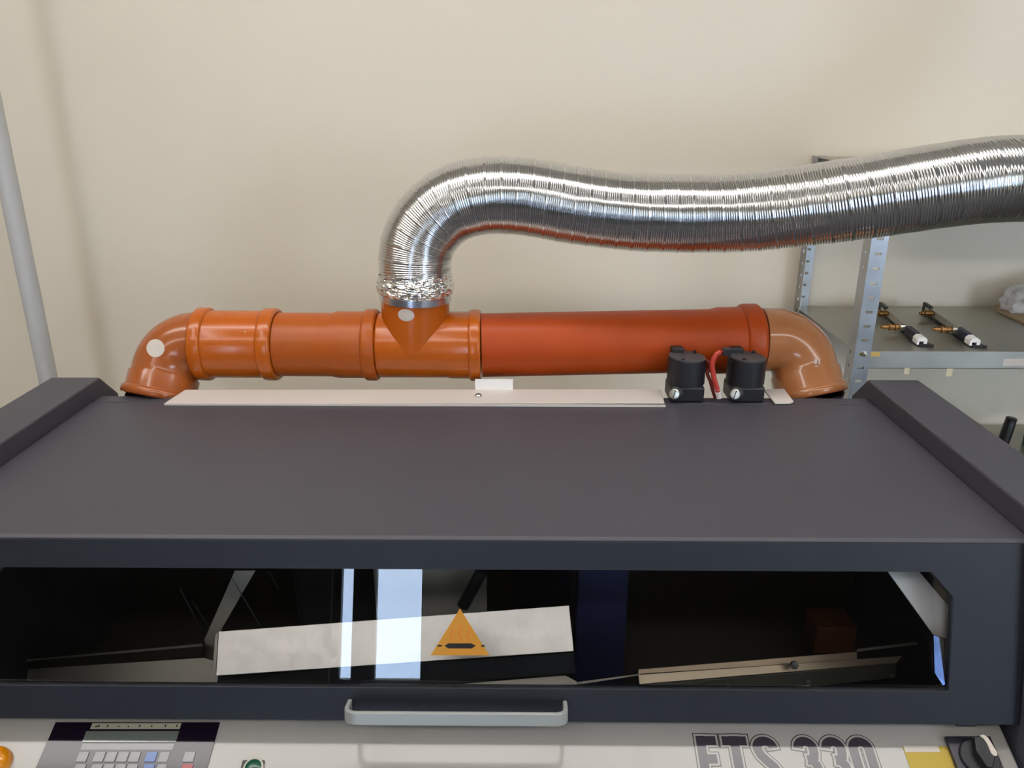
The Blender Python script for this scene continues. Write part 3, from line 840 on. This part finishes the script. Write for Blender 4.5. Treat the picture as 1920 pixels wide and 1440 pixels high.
# ------------------------------------------------------------------ white standpipe at the left
YP = 1.76
c1 = at_y(80, 660, YP)
pole = lathe('standpipe', (c1.x, YP, 0), (c1.x, YP, ZC), [(0, 0.0205), (ZC, 0.0205)], M_POLE, None, 40)
tag(pole, 'white vertical pipe standing against the wall at the left', 'pipe')

# ------------------------------------------------------------------ slotted-angle shelving
SX0, SX1 = 0.705, 1.75
SYF, SYB = 1.6125, 2.005
SH = empty('shelving_unit', ((SX0 + SX1) / 2, 1.81, 0), 'galvanised slotted-angle shelving unit against the wall', 'shelf')
ZTOP = 1.552
def post(x, y, yd, sx=1):
    """slotted angle: front flange with real slots + side flange"""
    lst = []; wf = 0.034; tk = 0.002
    xa, xb = (x, x + wf) if sx > 0 else (x - wf, x)
    slot_w0, slot_w1 = xa + 0.010, xb - 0.010
    z = 0.0; pit = 0.0302
    while z < ZTOP - 0.001:
        zt = min(z + pit, ZTOP)
        lst.append((xa, slot_w0, y, y + tk, z, zt)); lst.append((slot_w1, xb, y, y + tk, z, zt))
        lst.append((slot_w0, slot_w1, y, y + tk, z, min(z + pit - 0.0055, ZTOP)))
        z += pit
    # side flange with round-ish holes
    xs = (x, x + tk) if sx > 0 else (x - tk, x)
    ya, yb = sorted((y + (tk if yd > 0 else 0), y + 0.038 * yd))
    z = 0.0
    while z < ZTOP - 0.001:
        zt = min(z + pit, ZTOP)
        lst.append((xs[0], xs[1], ya, ya + 0.015, z, zt)); lst.append((xs[0], xs[1], yb - 0.015, yb, z, zt))
        lst.append((xs[0], xs[1], ya + 0.015, yb - 0.015, z, min(z + pit - 0.007, ZTOP)))
        z += pit
    # a dark rear strip is what the slots look onto: the opposite shelf corner, leave open
    return boxes('post', lst, M_GALV, SH)
post(SX0, SYF, 1); post(SX0, SYB, -1); post(SX1, SYF, 1, -1); post(SX1, SYB, -1, -1)
def shelf(z):
    t = 0.0012; xa, xb = SX0 + 0.0025, SX1 - 0.0025; ya, yb = SYF + 0.0035, SYB - 0.001
    return boxes('shelf_board', [(xa, xb, ya, yb, z - t, z), (xa, xb, ya, ya + t, z - 0.038, z - t), (xa, xb, yb - t, yb, z - 0.038, z - t), (xa, xb, ya, ya + 0.012, z - 0.038, z - 0.0368)], M_GALV2, SH)
ZS1 = 1.18
sh_top = shelf(1.55); sh1 = shelf(ZS1); sh2 = shelf(0.853); shelf(0.5); shelf(0.15)
def lip(px0, py0, px1, py1, m, name, th=0.0006):
    y = SYF + 0.0035
    a = at_y(px0, py1, y); b = at_y(px1, py0, y)
    o = box(name, a.x, b.x, y - th, y - 0.0001, a.z, b.z, m, sh1)
    return o
lip(1879, 673, 1960, 686, M_STICK, 'label_holder')
lip(1606, 660, 1650, 668, M_STAIN, 'amber_tape')
lip(1694, 690, 1706, 701, M_BEIGE, 'tape_tab'); lip(1773, 691, 1787, 705, M_BEIGE, 'tape_tab')
q = at_y(1603, 664, SYF); lathe('shelf_bolt', q + Vector((0.02, 0, 0)), q + Vector((0.02, -1, 0)), [(0, 0.006), (0.004, 0.006), (0.004, 0.003), (0.010, 0.003)], M_STEEL, SH, 6)

# two nozzle bars lying on the shelf
def nozzle_bar(pa, pb, f1, f2, label):
    A = at_z(*pa, ZS1); B = at_z(*pb, ZS1)
    A.y = min(A.y, 1.985)
    d = (B - A).normalized(); sd = Vector((d.y, -d.x, 0))
    if sd.x > 0: sd = -sd            # points left
    up = Vector((0, 0, 1)); L = (B - A).length
    t = empty('nozzle_bar', A.lerp(B, 0.5), label, 'nozzle bar', 'nozzle bars on the shelf')
    def ob(name, s0, s1, w0, w1, z0, z1, m, bev=0.0006, par=t):
        v_ = [A + d * s + sd * w + up * z for s in (s0, s1) for w in (w0, w1) for z in (z0, z1)]
        return mesh(name, v_, BOXF, m, par, bevel=bev)
    ob('black_rail', 0, L, -0.010, 0.004, 0.0003, 0.007, M_BLACK)
    # pointed foot
    prism('rail_tip', [A + d * L + sd * 0.004 + up * 0.0003, A + d * (L + 0.004) - sd * 0.024 + up * 0.0003, A + d * (L - 0.03) - sd * 0.010 + up * 0.0003], up * 0.006, M_BLACK, t)
    ob('metal_blade', 0.004, L - 0.045, 0.001, 0.0045, 0.007, 0.022, M_GREY)
    ob('black_clip', 0.0, 0.05, -0.001, 0.006, 0.006, 0.027, M_BLACK)
    ob('silver_tag', 0.022, 0.045, 0.006, 0.0066, 0.012, 0.020, M_STEEL)
    ob('black_clip', L - 0.085, L - 0.03, -0.004, 0.008, 0.006, 0.023, mat('navy_clip', (34, 32, 58), 0.4))
    # white C-profile end
    c = [(-0.011, 0.004), (-0.011, 0.016), (-0.005, 0.021), (0.004, 0.021), (0.010, 0.015), (0.010, 0.004), (0.005, 0.004), (0.005, 0.011), (-0.004, 0.012), (-0.004, 0.004)]
    prism('white_profile', [A + d * (L - 0.028) + sd * w + up * z for w, z in c], d * 0.028, M_WHITE, t, 0.0004)
    for s, ln in ((f1, 0.030), (f2, 0.036)):
        o_ = A + d * s + sd * 0.004 + up * 0.0165
        if s == f2:
            lathe('chrome_sleeve', o_, o_ + sd, [(0, 0.0085), (0.014, 0.0085)], M_STEEL, t, 20)
            o_ = o_ + sd * 0.014
        lathe('brass_fitting', o_, o_ + sd, [(0, 0.0045), (0.006, 0.0045), (0.006, 0.0085), (0.010, 0.0085), (0.011, 0.0065), (0.018, 0.0065), (0.019, 0.0085), (0.022, 0.0085), (0.0235, 0.005), (ln, 0.005), (ln, 0.0035), (ln + 0.004, 0.0035)], M_BRASS, t, 12)
nozzle_bar((1650, 586), (1727, 650), 0.075, 0.20, 'black nozzle bar with brass fittings, the one nearer the shelf post')
nozzle_bar((1732, 586), (1826, 652), 0.075, 0.22, 'black nozzle bar with brass fittings, the one nearer the plastic bag')

# cardboard sheet with a crumpled plastic bag
c0 = at_z(1866, 584, ZS1); c1_ = at_z(1935, 616, ZS1)
dd = (c1_ - c0).normalized(); nn = Vector((-dd.y, dd.x, 0))
if nn.y < 0: nn = -nn
cb = prism('cardboard_sheet', [c0 + Vector((0, 0, 0.006)), c0 + dd * 0.3 + Vector((0, 0, 0.006)), c0 + dd * 0.3 + Vector((0.1, 0.13, 0.006)), Vector((c0.x + 0.1, 1.995, ZS1 + 0.006)), Vector((c0.x + 0.02, 1.995, ZS1 + 0.006))], (0, 0, -0.0055), M_CARD, None)
tag(cb, 'brown cardboard sheet on the shelf under the plastic bag', 'cardboard')
bm = bmesh.new(); bmesh.ops.create_icosphere(bm, subdivisions=4, radius=1.0)
bc = Vector((c0.x + 0.13, 1.935, ZS1 + 0.034))
for vv in bm.verts:
    p0 = vv.co.copy()
    k = 1 + 0.25 * noise.noise(p0 * 1.7) + 0.16 * abs(noise.noise(p0 * 4 + Vector((5, 2, 1)))) + 0.07 * noise.noise(p0 * 9)
    vv.co = Vector((p0.x * 0.115 * k, p0.y * 0.055 * k, max(-0.0275, p0.z * 0.056 * k)))
me = bpy.data.meshes.new('plastic_bag'); bm.to_mesh(me); bm.free()
m_bag = mat('crumpled_plastic', (228, 226, 225), 0.25, vary=0.15, vscale=30, bump=0.5, bscale=50)
b_ = m_bag.node_tree.nodes['Principled BSDF']; b_.inputs['Alpha'].default_value = 0.62
me.materials.append(m_bag)
bag = bpy.data.objects.new('plastic_bag', me); COL.objects.link(bag); bag.location = bc
tag(bag, 'crumpled translucent plastic bag lying on the cardboard sheet', 'bag')

# things on the lower shelf
q = at_z(1878, 838, 0.853)
bt = lathe('bottle', (q.x, q.y, 0.8535), (q.x + 0.12, q.y, 1.9), [(0, 0.0125), (0.002, 0.0135), (0.062, 0.0135), (0.064, 0.0128), (0.078, 0.0128), (0.0795, 0.0115)], M_BOTTLE, None, 24)
tag(bt, 'small black cylindrical bottle leaning on the lower shelf', 'bottle')
q = at_z(1930, 835, 0.853)
lathe('green_cap_stub', (q.x, q.y, 0.8535), (q.x, q.y, 2), [(0, 0.017), (0.045, 0.017), (0.05, 0.012)], M_TEAL, None, 20)
o = bpy.data.objects['green_cap_stub']; o.name = 'jar'; tag(o, 'dark green jar at the photo edge on the lower shelf', 'jar')
